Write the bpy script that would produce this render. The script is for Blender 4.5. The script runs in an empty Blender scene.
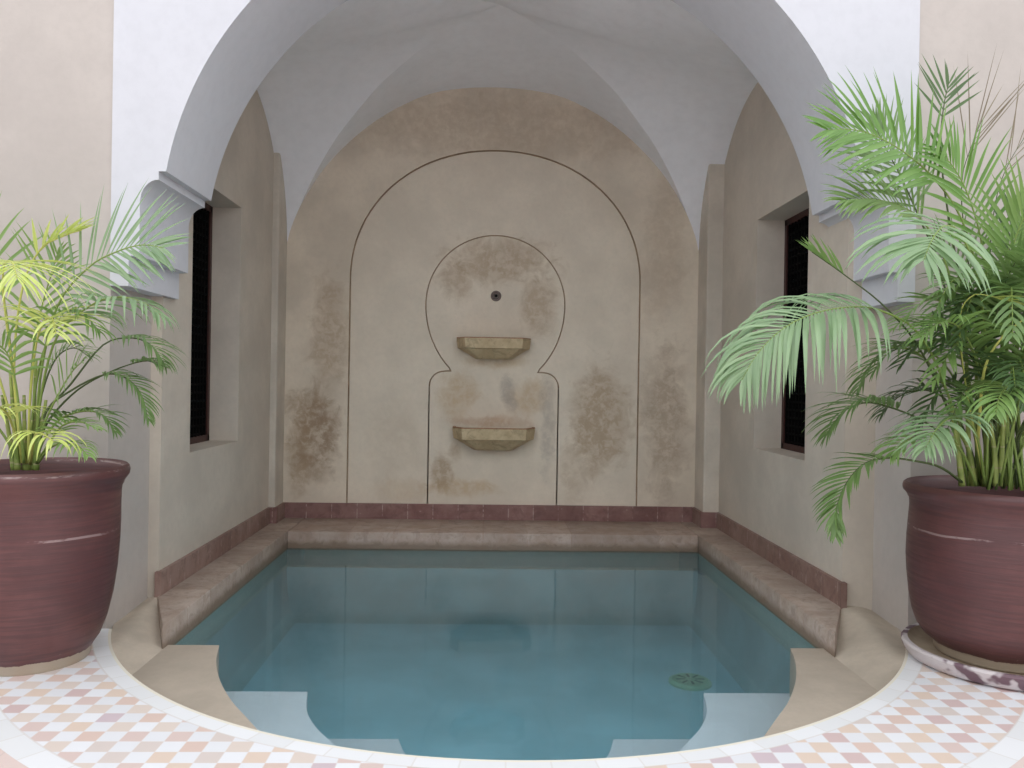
import bpy, bmesh, math, random
from mathutils import Vector, Matrix
from mathutils.geometry import tessellate_polygon

S = 1.2                       # eye height of the photographer above the tiled floor, metres
C = bpy.context.scene.collection
PI = math.pi

# ------------------------------------------------------------------ camera
sc = bpy.context.scene
cam_d = bpy.data.cameras.new('camera')
cam_d.sensor_width = 36.0
cam_d.lens = 36.0 * 800 / 1024
cam_d.clip_start = 0.05
cam = bpy.data.objects.new('camera', cam_d)
C.objects.link(cam)
YAW, PIT, ROLL = math.atan2(27, 800), math.atan2(2.6, 800), math.radians(0.95)
CM = Matrix.Rotation(-YAW, 3, 'Z') @ Matrix.Rotation(PI/2 - PIT, 3, 'X') @ Matrix.Rotation(ROLL, 3, 'Z')
cam.matrix_world = Matrix.Translation((0, 0, S)) @ CM.to_4x4()
sc.camera = cam


def w(x, y, h):
    """eye-height units (x right, y depth, h above the eye) -> metres, floor at z = 0"""
    return Vector((x * S, y * S, (h + 1.0) * S))


def at(px, py, depth):
    """world point seen at a pixel at the given depth (eye-height units)"""
    d = CM @ Vector(((px - 512) / 800, (384 - py) / 800, -1))
    d *= depth / d.y
    return w(d.x, d.y, d.z)

# ------------------------------------------------------------------ materials


class NT:
    def __init__(self, name):
        self.m = bpy.data.materials.new(name)
        self.m.use_nodes = True
        self.t = self.m.node_tree
        self.t.nodes.clear()
        self.out = self.n('ShaderNodeOutputMaterial')

    def n(self, kind, **kw):
        o = self.t.nodes.new(kind)
        for k, v in kw.items():
            if k.startswith('_'):
                setattr(o, k[1:], v)
            else:
                key = int(k[1:]) if k[0] == 'i' and k[1:].isdigit() else k.replace('__', ' ')
                self.put(o.inputs[key], v)
        return o

    def put(self, sock, v):
        if isinstance(v, bpy.types.NodeSocket):
            self.t.links.new(v, sock)
        else:
            if sock.type == 'RGBA' and len(v) == 3:
                v = (*v, 1)
            sock.default_value = v

    def math(self, op, a, b=0.0, c=0.0):
        o = self.n('ShaderNodeMath', _operation=op, i0=a, i1=b, i2=c)
        return o.outputs[0]

    def mix(self, f, a, b, blend='MIX'):
        o = self.n('ShaderNodeMix', _data_type='RGBA', _blend_type=blend)
        self.put(o.inputs[0], f)
        self.put(o.inputs[6], a)
        self.put(o.inputs[7], b)
        return o.outputs[2]

    def pos(self):
        return self.n('ShaderNodeNewGeometry').outputs['Position']

    def noise(self, scale, detail=4, rough=.55, vec=None, dist=0.0):
        o = self.n('ShaderNodeTexNoise', Scale=scale, Detail=detail, Roughness=rough, Distortion=dist)
        self.put(o.inputs['Vector'], vec if vec is not None else self.n('ShaderNodeTexCoord').outputs['Object'])
        return o.outputs['Fac']

    def ramp(self, v, a, b):
        o = self.n('ShaderNodeMapRange', _interpolation_type='SMOOTHSTEP')
        self.put(o.inputs[0], v)
        o.inputs[1].default_value = a
        o.inputs[2].default_value = b
        return o.outputs[0]

    def bump(self, hgt, strength=.2, dist=.01):
        return self.n('ShaderNodeBump', Strength=strength, Distance=dist, Height=hgt).outputs[0]

    def bsdf(self, col, rough=.7, normal=None, spec=.3, **kw):
        b = self.n('ShaderNodeBsdfPrincipled', **kw)
        self.put(b.inputs['Base Color'], col)
        self.put(b.inputs['Roughness'], rough)
        self.put(b.inputs['Specular IOR Level'], spec)
        if normal is not None:
            self.put(b.inputs['Normal'], normal)
        self.t.links.new(b.outputs[0], self.out.inputs[0])
        return self.m


def obj_vec(n):
    return n.n('ShaderNodeTexCoord').outputs['Object']


def plaster(name, base, var=.10, scale=3.0, stains=(), bump=.12, rough=.75, spec=.25):
    """tadelakt / lime plaster; stains: (x, z, rx, rz, colour, strength) discoloured patches on a wall facing -y"""
    n = NT(name)
    v = obj_vec(n)
    big = n.noise(scale, 5, .6, v)
    fine = n.noise(scale * 14, 3, .6, v)
    dark = tuple(c * (1 - var * 1.6) for c in base)
    lite = tuple(min(1, c * (1 + var)) for c in base)
    col = n.mix(n.ramp(big, .3, .7), dark, lite)
    col = n.mix(n.math('MULTIPLY', n.ramp(fine, .35, .75), .22), col, tuple(c * .82 for c in base))
    if stains:
        sep = n.n('ShaderNodeSeparateXYZ', i0=v)
        ns = n.noise(5.5, 6, .68, v, .6)
        nf = n.noise(17, 5, .65, v, .3)
        for (x, z, rx, rz, c, k) in stains:
            dx = n.math('DIVIDE', n.math('SUBTRACT', sep.outputs[0], x), rx)
            dz = n.math('DIVIDE', n.math('SUBTRACT', sep.outputs[2], z), rz)
            d = n.math('SQRT', n.math('ADD', n.math('MULTIPLY', dx, dx), n.math('MULTIPLY', dz, dz)))
            d = n.math('ADD', d, n.math('MULTIPLY', n.math('SUBTRACT', ns, .5), 1.9))
            d = n.math('ADD', d, n.math('MULTIPLY', n.math('SUBTRACT', nf, .5), .9))
            msk = n.math('SUBTRACT', 1.0, n.ramp(d, .45, 1.15))
            msk = n.math('MULTIPLY', msk, n.math('ADD', .5, n.math('MULTIPLY', n.ramp(nf, .34, .62), .75)))
            col = n.mix(n.math('MULTIPLY', msk, k), col, c)
    hb = n.math('ADD', n.math('MULTIPLY', big, .6), n.math('MULTIPLY', fine, .4))
    return n.bsdf(col, rough, n.bump(hb, bump, .02), spec)


TAN = (.60, .535, .455)
tan_out = plaster('plaster_courtyard', (.51, .462, .424), .05, 1.6)
tan_side = plaster('plaster_alcove_sides', TAN, .07, 1.8)
tan_jamb = plaster('plaster_jamb', (.60, .54, .46), .09, 2.4)
white_paint = plaster('white_limewash', (.625, .63, .665), .02, 1.3, bump=.06, rough=.85)
vault_paint = plaster('vault_limewash', (.885, .895, .93), .03, 1.0, bump=.06, rough=.85)


def st(px, py, rx, ry, col, k):
    p = at(px, py, 5.6)
    u = 5.6 / 800 * S
    return (p.x, p.z, rx * u, ry * u, col, k)


BR = (.27, .175, .105)
BR2 = (.40, .29, .185)
OC = (.52, .36, .19)
GY = (.40, .35, .30)
NST = [
    st(600, 420, 34, 60, BR2, .62), st(398, 440, 34, 40, BR2, .12), st(575, 470, 20, 34, BR2, .3),
    st(500, 262, 60, 26, BR2, .55), st(538, 305, 22, 38, BR2, .5), st(455, 282, 20, 22, BR2, .45),
    st(458, 395, 22, 26, OC, .45), st(528, 398, 22, 20, OC, .45), st(508, 388, 10, 16, GY, .55), st(512, 404, 8, 8, GY, .5),
    st(548, 425, 9, 56, GY, .45), st(462, 488, 44, 10, OC, .45), st(442, 474, 12, 22, BR2, .6), st(455, 452, 8, 10, BR2, .4),
    st(400, 490, 36, 14, OC, .2), st(493, 422, 44, 7, (.45, .27, .16), .45), st(495, 362, 36, 8, OC, .4)]
back_mat = plaster('plaster_stained', (.70, .61, .495), .08, 2.2, stains=[
    st(316, 428, 28, 48, BR, .66), st(312, 470, 24, 18, BR, .45), st(330, 340, 22, 70, BR2, .5), st(300, 440, 16, 60, BR2, .4),
    st(500, 128, 190, 38, BR2, .30), st(665, 420, 26, 85, BR, .42), st(665, 250, 26, 90, BR2, .25)], bump=.2)
niche_mat = plaster('plaster_niche', (.73, .645, .53), .05, 2.2, stains=NST, bump=.2)
groove_mat = plaster('plaster_incised_line', (.45, .34, .24), .12, 9)


def stone(name, base, base2, rough=.6, scale=6, blocks=None, axis=0, chips=(.62, .52, .48), tank=False):
    n = NT(name)
    v = obj_vec(n)
    b = n.noise(scale, 6, .65, v)
    col = n.mix(n.ramp(b, .32, .68), base, base2)
    f = n.noise(scale * 4, 5, .7, v, .4)
    b2 = n.noise(scale * 1.7, 5, .7, v, .8)
    col = n.mix(n.math('MULTIPLY', n.ramp(b2, .48, .66), .5), col, tuple(c * .6 for c in base))
    col = n.mix(n.math('MULTIPLY', n.ramp(f, .62, .74), .65), col, chips)
    if blocks:
        sep = n.n('ShaderNodeSeparateXYZ', i0=v)
        q = n.math('DIVIDE', sep.outputs[axis], blocks)
        cell = n.math('FLOOR', q)
        wn = n.n('ShaderNodeTexWhiteNoise', _noise_dimensions='1D')
        n.put(wn.inputs['W'], cell)
        col = n.mix(n.math('MULTIPLY', wn.outputs[0], .45), col, tuple(c * .62 for c in base))
        fr = n.math('FRACT', q)
        j = n.math('LESS_THAN', fr, .025)
        col = n.mix(n.math('MULTIPLY', n.math('MULTIPLY', j, n.ramp(f, .42, .58)), .6), col, chips)
    if tank:
        sz = n.n('ShaderNodeSeparateXYZ', i0=v)
        # brown tide mark left by the water
        tz = n.math('ADD', sz.outputs[2], n.math('MULTIPLY', n.math('SUBTRACT', b2, .5), .11))
        col = n.mix(n.math('MULTIPLY', n.math('SUBTRACT', 1.0, n.ramp(tz, -.075, -.02)), .8), col, (.17, .12, .08))
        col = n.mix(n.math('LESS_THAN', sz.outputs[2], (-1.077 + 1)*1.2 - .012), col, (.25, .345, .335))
    return n.bsdf(col, rough, n.bump(f, .25, .01), .35)


red_x = stone('red_zellige_back', (.22, .11, .098), (.33, .195, .175), .5, 5, .21, 0)
red_y = stone('red_zellige_side', (.25, .15, .125), (.35, .24, .205), .5, 5, .21, 1)
ledge_mat = stone('worn_ledge_stone', (.40, .295, .235), (.50, .40, .345), .6, 7, .34, 0, (.34, .22, .17), True)
ledge_side = stone('worn_ledge_stone_side', (.41, .315, .255), (.52, .43, .37), .6, 7, .34, 1, (.34, .23, .18), True)
basin_mat = stone('ochre_basin_stone', (.47, .36, .215), (.60, .48, .30), .6, 9, None, 0, (.34, .25, .15))
basin_rim = stone('rust_rim', (.34, .17, .09), (.45, .26, .15), .7, 12)
step_mat = plaster('plaster_pool_steps', (.475, .405, .33), .07, 3, rough=.6)
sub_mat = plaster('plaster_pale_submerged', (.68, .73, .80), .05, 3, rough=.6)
lining_mat = plaster('teal_lining_shaded', (.22, .36, .40), .10, 3, rough=.6)  # darker than the floor paint, shade put in to offset the cove's brighter light
basin_wall = plaster('plaster_pool_wall', (.30, .46, .52), .12, 3, rough=.6)
apron_mat = plaster('plaster_apron', (.53, .455, .37), .10, 4, bump=.05)

# pool floor: blue green paint
n = NT('pool_floor_paint')
v = obj_vec(n)
b = n.noise(2.2, 5, .6, v)
col = n.mix(n.ramp(b, .35, .65), (.235, .435, .52), (.295, .53, .63))
s = n.noise(4.5, 6, .7, v, .7)
col = n.mix(n.math('MULTIPLY', n.ramp(s, .64, .74), .5), col, (.17, .29, .28))
pool_floor_mat = n.bsdf(col, .6)

# water
n = NT('pool_water')
tr = n.n('ShaderNodeBsdfTransparent', Color=(.93, .985, .99))
wn_ = n.noise(9, 3, .5, obj_vec(n))
nb = n.bump(wn_, .12, .004)
gl = n.n('ShaderNodeBsdfGlossy', Roughness=.03, Normal=nb)
fr = n.n('ShaderNodeFresnel', IOR=1.40)
bf = n.n('ShaderNodeNewGeometry').outputs['Backfacing']      # refraction lets all of the light out again, so no mirror on the underside
mx = n.n('ShaderNodeMixShader', i0=n.math('MULTIPLY', fr.outputs[0], n.math('SUBTRACT', 1.0, bf)), i1=tr.outputs[0], i2=gl.outputs[0])
n.t.links.new(mx.outputs[0], n.out.inputs[0])
va = n.n('ShaderNodeVolumeAbsorption', Color=(.35, .80, .90), Density=.30)
vs = n.n('ShaderNodeVolumeScatter', Color=(.55, .80, .86), Density=.30, Anisotropy=.2)
ad = n.n('ShaderNodeAddShader', i0=va.outputs[0], i1=vs.outputs[0])
n.t.links.new(ad.outputs[0], n.out.inputs['Volume'])
water_mat = n.m

# tiled floor
PCX, PCY, PR, PR2 = .13 * S, 3.80 * S, 1.693 * S, 2.15 * S
n = NT('checker_tiles')
sep = n.n('ShaderNodeSeparateXYZ', i0=obj_vec(n))
X, Y = sep.outputs[0], sep.outputs[1]
T = .0615 * S
qx, qy = n.math('DIVIDE', X, T), n.math('DIVIDE', Y, T)
cx_, cy_ = n.math('FLOOR', qx), n.math('FLOOR', qy)
par = n.math('FLOORED_MODULO', n.math('ADD', cx_, cy_), 2.0)
cv = n.n('ShaderNodeCombineXYZ', i0=cx_, i1=cy_)
wn = n.n('ShaderNodeTexWhiteNoise', _noise_dimensions='3D')
n.put(wn.inputs['Vector'], cv.outputs[0])
cr = n.n('ShaderNodeValToRGB')
cr.color_ramp.interpolation = 'CONSTANT'
els = cr.color_ramp.elements
els[0].color = (.68, .52, .455, 1)
els[1].position = .2
els[1].color = (.67, .53, .49, 1)
for p_, c_ in ((.38, (.70, .60, .535, 1)), (.55, (.62, .47, .455, 1)), (.66, (.71, .57, .475, 1)), (.8, (.66, .575, .535, 1)), (.92, (.60, .49, .52, 1))):
    e = els.new(p_)
    e.color = c_
n.put(cr.inputs[0], wn.outputs[0])
wh = n.mix(wn.outputs[0], (.73, .73, .755), (.80, .80, .825))
chk = n.mix(par, cr.outputs[0], wh)


def gline(q, wd):
    f = n.math('FRACT', q)
    a = n.math('ABSOLUTE', n.math('SUBTRACT', f, .5))
    return n.math('GREATER_THAN', a, .5 - wd)


gr = n.math('MAXIMUM', gline(qx, .025), gline(qy, .025))
chk = n.mix(n.math('MULTIPLY', gr, .6), chk, (.74, .68, .66))
dx, dy = n.math('SUBTRACT', X, PCX), n.math('SUBTRACT', Y, PCY)
R = n.math('SQRT', n.math('ADD', n.math('MULTIPLY', dx, dx), n.math('MULTIPLY', dy, dy)))
ang = n.math('ARCTAN2', dy, dx)
ringq = n.math('MULTIPLY', ang, 90 / (2 * PI))
rw = n.n('ShaderNodeTexWhiteNoise', _noise_dimensions='1D')
n.put(rw.inputs['W'], n.math('FLOOR', ringq))
ringc = n.mix(rw.outputs[0], (.745, .745, .75), (.81, .81, .825))
ringc = n.mix(n.math('MULTIPLY', gline(ringq, .02), .5), ringc, (.66, .62, .58))
inner = n.math('LESS_THAN', R, PR + .062 * S)
outer = n.math('GREATER_THAN', R, PR2 - .075 * S)
beyond = n.math('GREATER_THAN', R, PR2)
col = n.mix(n.math('MAXIMUM', inner, outer), chk, ringc)
for r_ in (PR + .062 * S, PR2 - .075 * S):
    e_ = n.math('LESS_THAN', n.math('ABSOLUTE', n.math('SUBTRACT', R, r_)), .0035)
    col = n.mix(n.math('MULTIPLY', e_, .5), col, (.66, .6, .56))
lip = n.math('LESS_THAN', R, PR + .010 * S)
col = n.mix(n.math('MULTIPLY', lip, .8), col, (.80, .74, .60))
# plain pinkish paving past the ring
pq, pr_ = n.math('DIVIDE', X, .30), n.math('DIVIDE', Y, .30)
pav = n.mix(n.math('MULTIPLY', n.math('MAXIMUM', gline(pq, .012), gline(pr_, .012)), .5), (.72, .58, .54), (.6, .5, .46))
col = n.mix(beyond, col, pav)
dirt = n.noise(7, 6, .7)
col = n.mix(n.math('MULTIPLY', n.ramp(dirt, .6, .8), .18), col, (.55, .45, .40))
floor_mat = n.bsdf(col, .42, None, .4)

# glazed pots
def pot_material(name, z_foot):
    n = NT(name)
    v = obj_vec(n)
    sep = n.n('ShaderNodeSeparateXYZ', i0=v)
    mp = n.n('ShaderNodeMapping', i0=v, Scale=(1.2, 1.2, 22))
    rings = n.noise(3.2, 4, .6, mp.outputs[0])
    streak = n.noise(2.2, 5, .7, n.n('ShaderNodeMapping', i0=v, Scale=(1.6, 1.6, 5)).outputs[0])
    zb_ = n.math('ADD', sep.outputs[2], n.math('MULTIPLY', n.math('SUBTRACT', n.noise(2.2, 3, .5, v), .5), .03))
    band = n.math('MAXIMUM', n.math('LESS_THAN', n.math('ABSOLUTE', n.math('SUBTRACT', zb_, .545)), .0045), n.math('LESS_THAN', n.math('ABSOLUTE', n.math('SUBTRACT', zb_, .80)), .004))
    band = n.math('MULTIPLY', band, n.ramp(streak, .46, .56))
    blot = n.noise(4, 5, .6, v)
    col = n.mix(n.ramp(blot, .35, .7), (.105, .040, .040), (.142, .058, .056))
    col = n.mix(n.math('MULTIPLY', n.ramp(rings, .40, .62), .5), col, (.070, .034, .036))
    mp2 = n.n('ShaderNodeMapping', i0=v, Scale=(2, 2, 40))
    scr = n.noise(2.6, 6, .72, mp2.outputs[0])
    col = n.mix(n.math('MULTIPLY', n.ramp(scr, .68, .76), .55), col, (.42, .30, .27))
    col = n.mix(n.math('MULTIPLY', band, .55), col, (.46, .36, .35))
    # bare clay where the glaze stops above the foot
    zz = n.math('ADD', sep.outputs[2], n.math('MULTIPLY', n.math('SUBTRACT', n.noise(14, 4, .6, v), .5), .03))
    chip = n.n('ShaderNodeMath', _operation='LESS_THAN', i0=zz, i1=z_foot).outputs[0]
    col = n.mix(chip, col, (.40, .33, .25))
    scuff = n.math('MULTIPLY', n.ramp(n.noise(26, 5, .7, v), .66, .72), n.math('LESS_THAN', sep.outputs[2], z_foot + .12))
    col = n.mix(n.math('MULTIPLY', scuff, .6), col, (.34, .26, .25))
    return n.bsdf(col, n.math('ADD', .30, n.math('MULTIPLY', rings, .25)), n.bump(rings, .25, .008), .5)


pot_mat = pot_material('purple_glazed_clay', .045)
n = NT('worn_purple_saucer')
v = obj_vec(n)
wr = n.noise(6.5, 3, .5, v)
col = n.mix(n.ramp(wr, .44, .49), (.17, .105, .125), (.60, .54, .54))
saucer_mat = n.bsdf(col, .6, None, .3)
n = NT('saucer_inside_clay')
saucer_in = n.bsdf(n.mix(n.ramp(n.noise(6), .35, .65), (.36, .28, .2), (.48, .39, .29)), .8)
n = NT('potting_soil')
soil_mat = n.bsdf(n.mix(n.ramp(n.noise(40, 5), .3, .7), (.022, .016, .012), (.07, .05, .035)), .95, n.bump(n.noise(50, 4), 1, .02))


def leaf_material(name, a, b, tip, rough=.38):
    n = NT(name)
    g = n.n('ShaderNodeNewGeometry')
    rnd = g.outputs['Random Per Island']
    oi = n.n('ShaderNodeObjectInfo')
    col = n.mix(rnd, a, b)
    col = n.mix(n.math('MULTIPLY', oi.outputs['Random'], .45), col, tip)
    d = n.n('ShaderNodeBsdfPrincipled')
    n.put(d.inputs['Base Color'], col)
    n.put(d.inputs['Roughness'], rough)
    n.put(d.inputs['Specular IOR Level'], .62)
    t = n.n('ShaderNodeBsdfTranslucent', Color=col)
    m_ = n.n('ShaderNodeMixShader', i0=.32, i1=d.outputs[0], i2=t.outputs[0])
    n.t.links.new(m_.outputs[0], n.out.inputs[0])
    return n.m


leaf = {
    'green': leaf_material('leaf_fresh_green', (.17, .31, .08), (.27, .43, .12), (.34, .50, .17)),
    'vivid': leaf_material('leaf_vivid_green', (.13, .29, .05), (.22, .40, .085), (.27, .45, .12)),
    'pale': leaf_material('leaf_silvery_green', (.22, .35, .17), (.33, .47, .25), (.42, .55, .35), .26),
    'yellow': leaf_material('leaf_yellow_green', (.56, .68, .14), (.72, .80, .26), (.78, .84, .34)),
    'dark': leaf_material('leaf_dark_green', (.07, .135, .045), (.11, .19, .065), (.14, .23, .08)),
    'mid': leaf_material('leaf_olive_green', (.14, .25, .07), (.20, .33, .10), (.26, .39, .15)),
    'dry': leaf_material('leaf_dry_brown', (.20, .16, .10), (.26, .22, .13), (.3, .25, .17)),
}


def plain(name, c, rough=.5, spec=.4):
    return NT(name).bsdf(c, rough, None, spec)


n = NT('cane_green')
v = obj_vec(n)
sep = n.n('ShaderNodeSeparateXYZ', i0=v)
nod = n.math('LESS_THAN', n.math('FRACT', n.math('MULTIPLY', sep.outputs[2], 11)), .09)
col = n.mix(n.ramp(n.noise(8, 3), .35, .65), (.17, .24, .05), (.34, .40, .11))
col = n.mix(n.math('MULTIPLY', nod, .7), col, (.40, .36, .20))
cane_mat = n.bsdf(col, .45, None, .4)
stalk_mat = plain('stalk_green', (.22, .31, .075))
stalk_yel = plain('stalk_yellow', (.50, .52, .13))
stalk_dark = plain('stalk_dark', (.085, .12, .04))
wood_frame = plain('red_brown_wood', (.050, .016, .014), .45)
grille_mat = plain('black_wood_grille', (.004, .004, .004), .9, .05)
dark_room = plain('painted_dark_room', (.012, .011, .011), .95, 0)  # near-black paint stands in for the lack of light inside
bronze = plain('weathered_metal', (.16, .125, .11), .5)
black_hole = plain('pipe_bore', (.01, .01, .01), .9, 0)
drain_mat = plain('green_drain_metal', (.20, .40, .29), .6)
n = NT('window_pane_glass')
t1 = n.n('ShaderNodeBsdfTransparent', Color=(.75, .78, .78))
g1 = n.n('ShaderNodeBsdfGlossy', Roughness=.02)
f1 = n.n('ShaderNodeFresnel', IOR=1.45)
m1 = n.n('ShaderNodeMixShader', i0=f1.outputs[0], i1=t1.outputs[0], i2=g1.outputs[0])
n.t.links.new(m1.outputs[0], n.out.inputs[0])
glass_mat = n.m

# ------------------------------------------------------------------ builders


def mesh(name, bm, mats, parent=None, smooth=None, loc=None):
    bmesh.ops.remove_doubles(bm, verts=bm.verts, dist=1e-5)
    me = bpy.data.meshes.new(name)
    bm.to_mesh(me)
    bm.free()
    for m in (mats if isinstance(mats, (list, tuple)) else [mats]):
        me.materials.append(m)
    o = bpy.data.objects.new(name, me)
    C.objects.link(o)
    if parent:
        o.parent = parent
    if loc is not None:
        o.location = loc
    if smooth is not None:
        me.polygons.foreach_set('use_smooth', [True] * len(me.polygons))
        if smooth < 180:
            me.set_sharp_from_angle(angle=math.radians(smooth))
    return o


def structure(o, label=None):
    o['kind'] = 'structure'
    if label:
        o['label'] = label
    return o


def tag(o, label, cat, group=None):
    o['label'] = label
    o['category'] = cat
    if group:
        o['group'] = group
    return o


def empty(name, loc, label, cat, group=None):
    o = bpy.data.objects.new(name, None)
    o.empty_display_size = .1
    C.objects.link(o)
    o.location = loc
    return tag(o, label, cat, group)


def box(bm, a, b, mi=0):
    """axis box between two corners in metres"""
    x0, y0, z0 = (min(p, q) for p, q in zip(a, b))
    x1, y1, z1 = (max(p, q) for p, q in zip(a, b))
    v = [bm.verts.new(p) for p in ((x0, y0, z0), (x1, y0, z0), (x1, y1, z0), (x0, y1, z0),
                                   (x0, y0, z1), (x1, y0, z1), (x1, y1, z1), (x0, y1, z1))]
    for f in ((3, 2, 1, 0), (4, 5, 6, 7), (0, 1, 5, 4), (1, 2, 6, 5), (2, 3, 7, 6), (3, 0, 4, 7)):
        bm.faces.new([v[i] for i in f]).material_index = mi


def bevel(bm, wd, seg=2):
    bmesh.ops.remove_doubles(bm, verts=bm.verts, dist=1e-5)
    es = [e for e in bm.edges if len(e.link_faces) == 2 and e.calc_face_angle(0) > .6]
    bmesh.ops.bevel(bm, geom=es, offset=wd, segments=seg, affect='EDGES', profile=.5)


def fill(bm, loops, mi=0):
    """tessellate an outline with holes; every loop a list of Vectors, planar"""
    vs = [[bm.verts.new(p) for p in lp] for lp in loops]
    flat = [v for lp in vs for v in lp]
    for t in tessellate_polygon(loops):
        try:
            bm.faces.new([flat[i] for i in t]).material_index = mi
        except ValueError:
            pass
    return vs


def extrude_poly(bm, outline, vec, mi=0, mi_side=None):
    """prism: outline (list of Vectors) swept by vec"""
    a = fill(bm, [outline], mi)[0]
    b = fill(bm, [[p + vec for p in outline]], mi)[0]
    k = len(a)
    for i in range(k):
        bm.faces.new((a[i], a[(i+1) % k], b[(i+1) % k], b[i])).material_index = mi if mi_side is None else mi_side
    bmesh.ops.recalc_face_normals(bm, faces=bm.faces)


def lathe(bm, prof, seg=64, mi=0, close=False):
    rings = []
    for r, z in prof:
        rings.append([bm.verts.new((r*math.cos(2*PI*i/seg), r*math.sin(2*PI*i/seg), z)) for i in range(seg)])
    for a, b in zip(rings, rings[1:]):
        for i in range(seg):
            bm.faces.new((a[i], a[(i+1) % seg], b[(i+1) % seg], b[i])).material_index = mi
    if close:
        bm.faces.new(rings[0][::-1]).material_index = mi
        bm.faces.new(rings[-1]).material_index = mi
    return rings


def catmull(pts, m):
    P = [pts[0]*2 - pts[1]] + list(pts) + [pts[-1]*2 - pts[-2]]
    segs = len(pts) - 1
    out = []
    for k in range(m + 1):
        u = k / m * segs
        i = min(int(u), segs - 1)
        t = u - i
        a, b, c, d = P[i:i+4]
        out.append(.5*((2*b) + (c-a)*t + (2*a-5*b+4*c-d)*t*t + (3*b-a-3*c+d)*t**3))
    return out


def tube(bm, pts, r0, r1, seg=6):
    prev = None
    for i, p in enumerate(pts):
        t = (pts[min(i+1, len(pts)-1)] - pts[max(i-1, 0)]).normalized()
        a = t.orthogonal().normalized() if prev is None else (prev[1] - t*prev[1].dot(t)).normalized()
        b = t.cross(a)
        r = r0 + (r1-r0)*i/(len(pts)-1)
        ring = [bm.verts.new(p + (a*math.cos(2*PI*k/seg) + b*math.sin(2*PI*k/seg))*r) for k in range(seg)]
        if prev:
            for k in range(seg):
                bm.faces.new((prev[0][k], prev[0][(k+1) % seg], ring[(k+1) % seg], ring[k]))
        else:
            bm.faces.new(ring[::-1])
        prev = (ring, a)
    bm.faces.new(prev[0])

# ------------------------------------------------------------------ the setting (eye-height units through w())


XF0, XF1 = -1.478, 1.738          # jambs of the great arch
YF, YB = 3.20, 3.71               # front and back face of the arch wall
YJ = 3.50                         # back of the jambs
XL, XR = -1.43, 1.60              # side walls of the alcove
PL, PRX = -1.388, 1.492           # inner faces of the corner piers
YP, YW = 5.38, 5.60               # pier front, back wall
TOP = 2.75
AC, AH, AR = .128, .565, 1.415    # arch centre and radius
PC, PCZ, PRR = .13, 3.80, 1.693
LED, WAT, BBT = -.97, -1.077, -.865
LXL, LXR, LY = -1.234, 1.39, 5.10
FLO = -1.475

# tiled courtyard floor with the round bite of the pool
bm = bmesh.new()
half = math.acos((PCZ - YF) / PRR)          # where the rim reaches the wall plane
arc = []
for i in range(97):
    a = -PI/2 - half + 2*half*i/96
    arc.append(w(PC + PRR*math.cos(a), PCZ + PRR*math.sin(a), -1))
outline = [w(-8, YF + .01, -1)] + arc + [w(8, YF + .01, -1), w(8, -6, -1), w(-8, -6, -1)]
extrude_poly(bm, outline, Vector((0, 0, -.085)))
structure(mesh('floor', bm, floor_mat), 'courtyard floor of white and terracotta checker tiles around the round pool edge')

# curved pool wall below the rim
bm = bmesh.new()
lo = [p + Vector((0, 0, -.085)) for p in arc]
bt = [Vector((p.x, p.y, (FLO + 1)*S)) for p in arc]
va_ = [bm.verts.new(p) for p in lo]
vb_ = [bm.verts.new(p) for p in bt]
for i in range(len(arc)-1):
    bm.faces.new((va_[i], va_[i+1], vb_[i+1], vb_[i]))
structure(mesh('wall_pool_front', bm, basin_wall), 'curved front wall of the pool under the tiled rim')

# white arch panel with corbels
def corbel():
    # (distance in from the jamb, height), bottom to top
    c = [(.0, .350), (.072, .350), (.072, .468), (.112, .470), (.112, .680)]
    for i in range(1, 9):
        a = PI - (PI/2)*i/8
        c.append((.183 + .071*math.cos(a), .680 + .090*math.sin(a)))
    c += [(.183, .803), (.2125, .803)]
    return c


sx = lambda d, s: (XF0 + d) if s < 0 else (XF1 - d)
left = [(sx(d, -1), h) for d, h in corbel()]
right = [(sx(d, 1), h) for d, h in corbel()]
a0 = math.asin((.803 - AH) / AR)
arch = []
for i in range(81):
    a = (PI - a0) + (2*a0 - PI)*i/80
    arch.append((AC + AR*math.cos(a), AH + AR*math.sin(a)))
prof = left + arch + right[::-1] + [(XF1, TOP), (XF0, TOP)]
pf = YF - .008
bm = bmesh.new()
extrude_poly(bm, [w(x, pf, h) for x, h in prof], Vector((0, (YB - pf)*S, 0)))
structure(mesh('wall_front', bm, white_paint, smooth=35), 'white arched front wall with stepped corbels')

for nm, xa, xb in (('wall_front_left', -6.0, XF0), ('wall_front_right', XF1, 6.0)):
    bm = bmesh.new()
    box(bm, w(xa, YF, FLO), w(xb, YJ + (.095 if xa < 0 else .0), TOP))
    structure(mesh(nm, bm, tan_out), 'beige courtyard wall beside the white arch')

# pool basin
bm = bmesh.new()
box(bm, w(-2.1, 1.9, FLO - .1), w(2.2, 5.8, FLO))
# coved lining where the pool walls meet the floor, added to soften that edge
ins = [(0.0, -1.20)] + [(.26*(1 - math.cos(PI/2*i/10)), -1.20 - (-FLO - 1.20)*math.sin(PI/2*i/10)) for i in range(1, 11)]
rows_ = []
for d_, h_ in ins:
    e_ = d_*.45
    rows_.append([bm.verts.new(w(*p)) for p in ((LXL + e_ + .001, 3.0, h_ + .002), (LXL + e_ + .001, LY - d_ - .001, h_ + .002), (LXR - e_ - .001, LY - d_ - .001, h_ + .002), (LXR - e_ - .001, 3.0, h_ + .002))])
for A_, B_ in zip(rows_, rows_[1:]):
    for i in range(3):
        bm.faces.new((A_[i], A_[i+1], B_[i+1], B_[i])).material_index = 1
structure(mesh('floor_pool', bm, [pool_floor_mat, lining_mat], smooth=50), 'blue green floor of the pool with an added coved lining')

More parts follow.
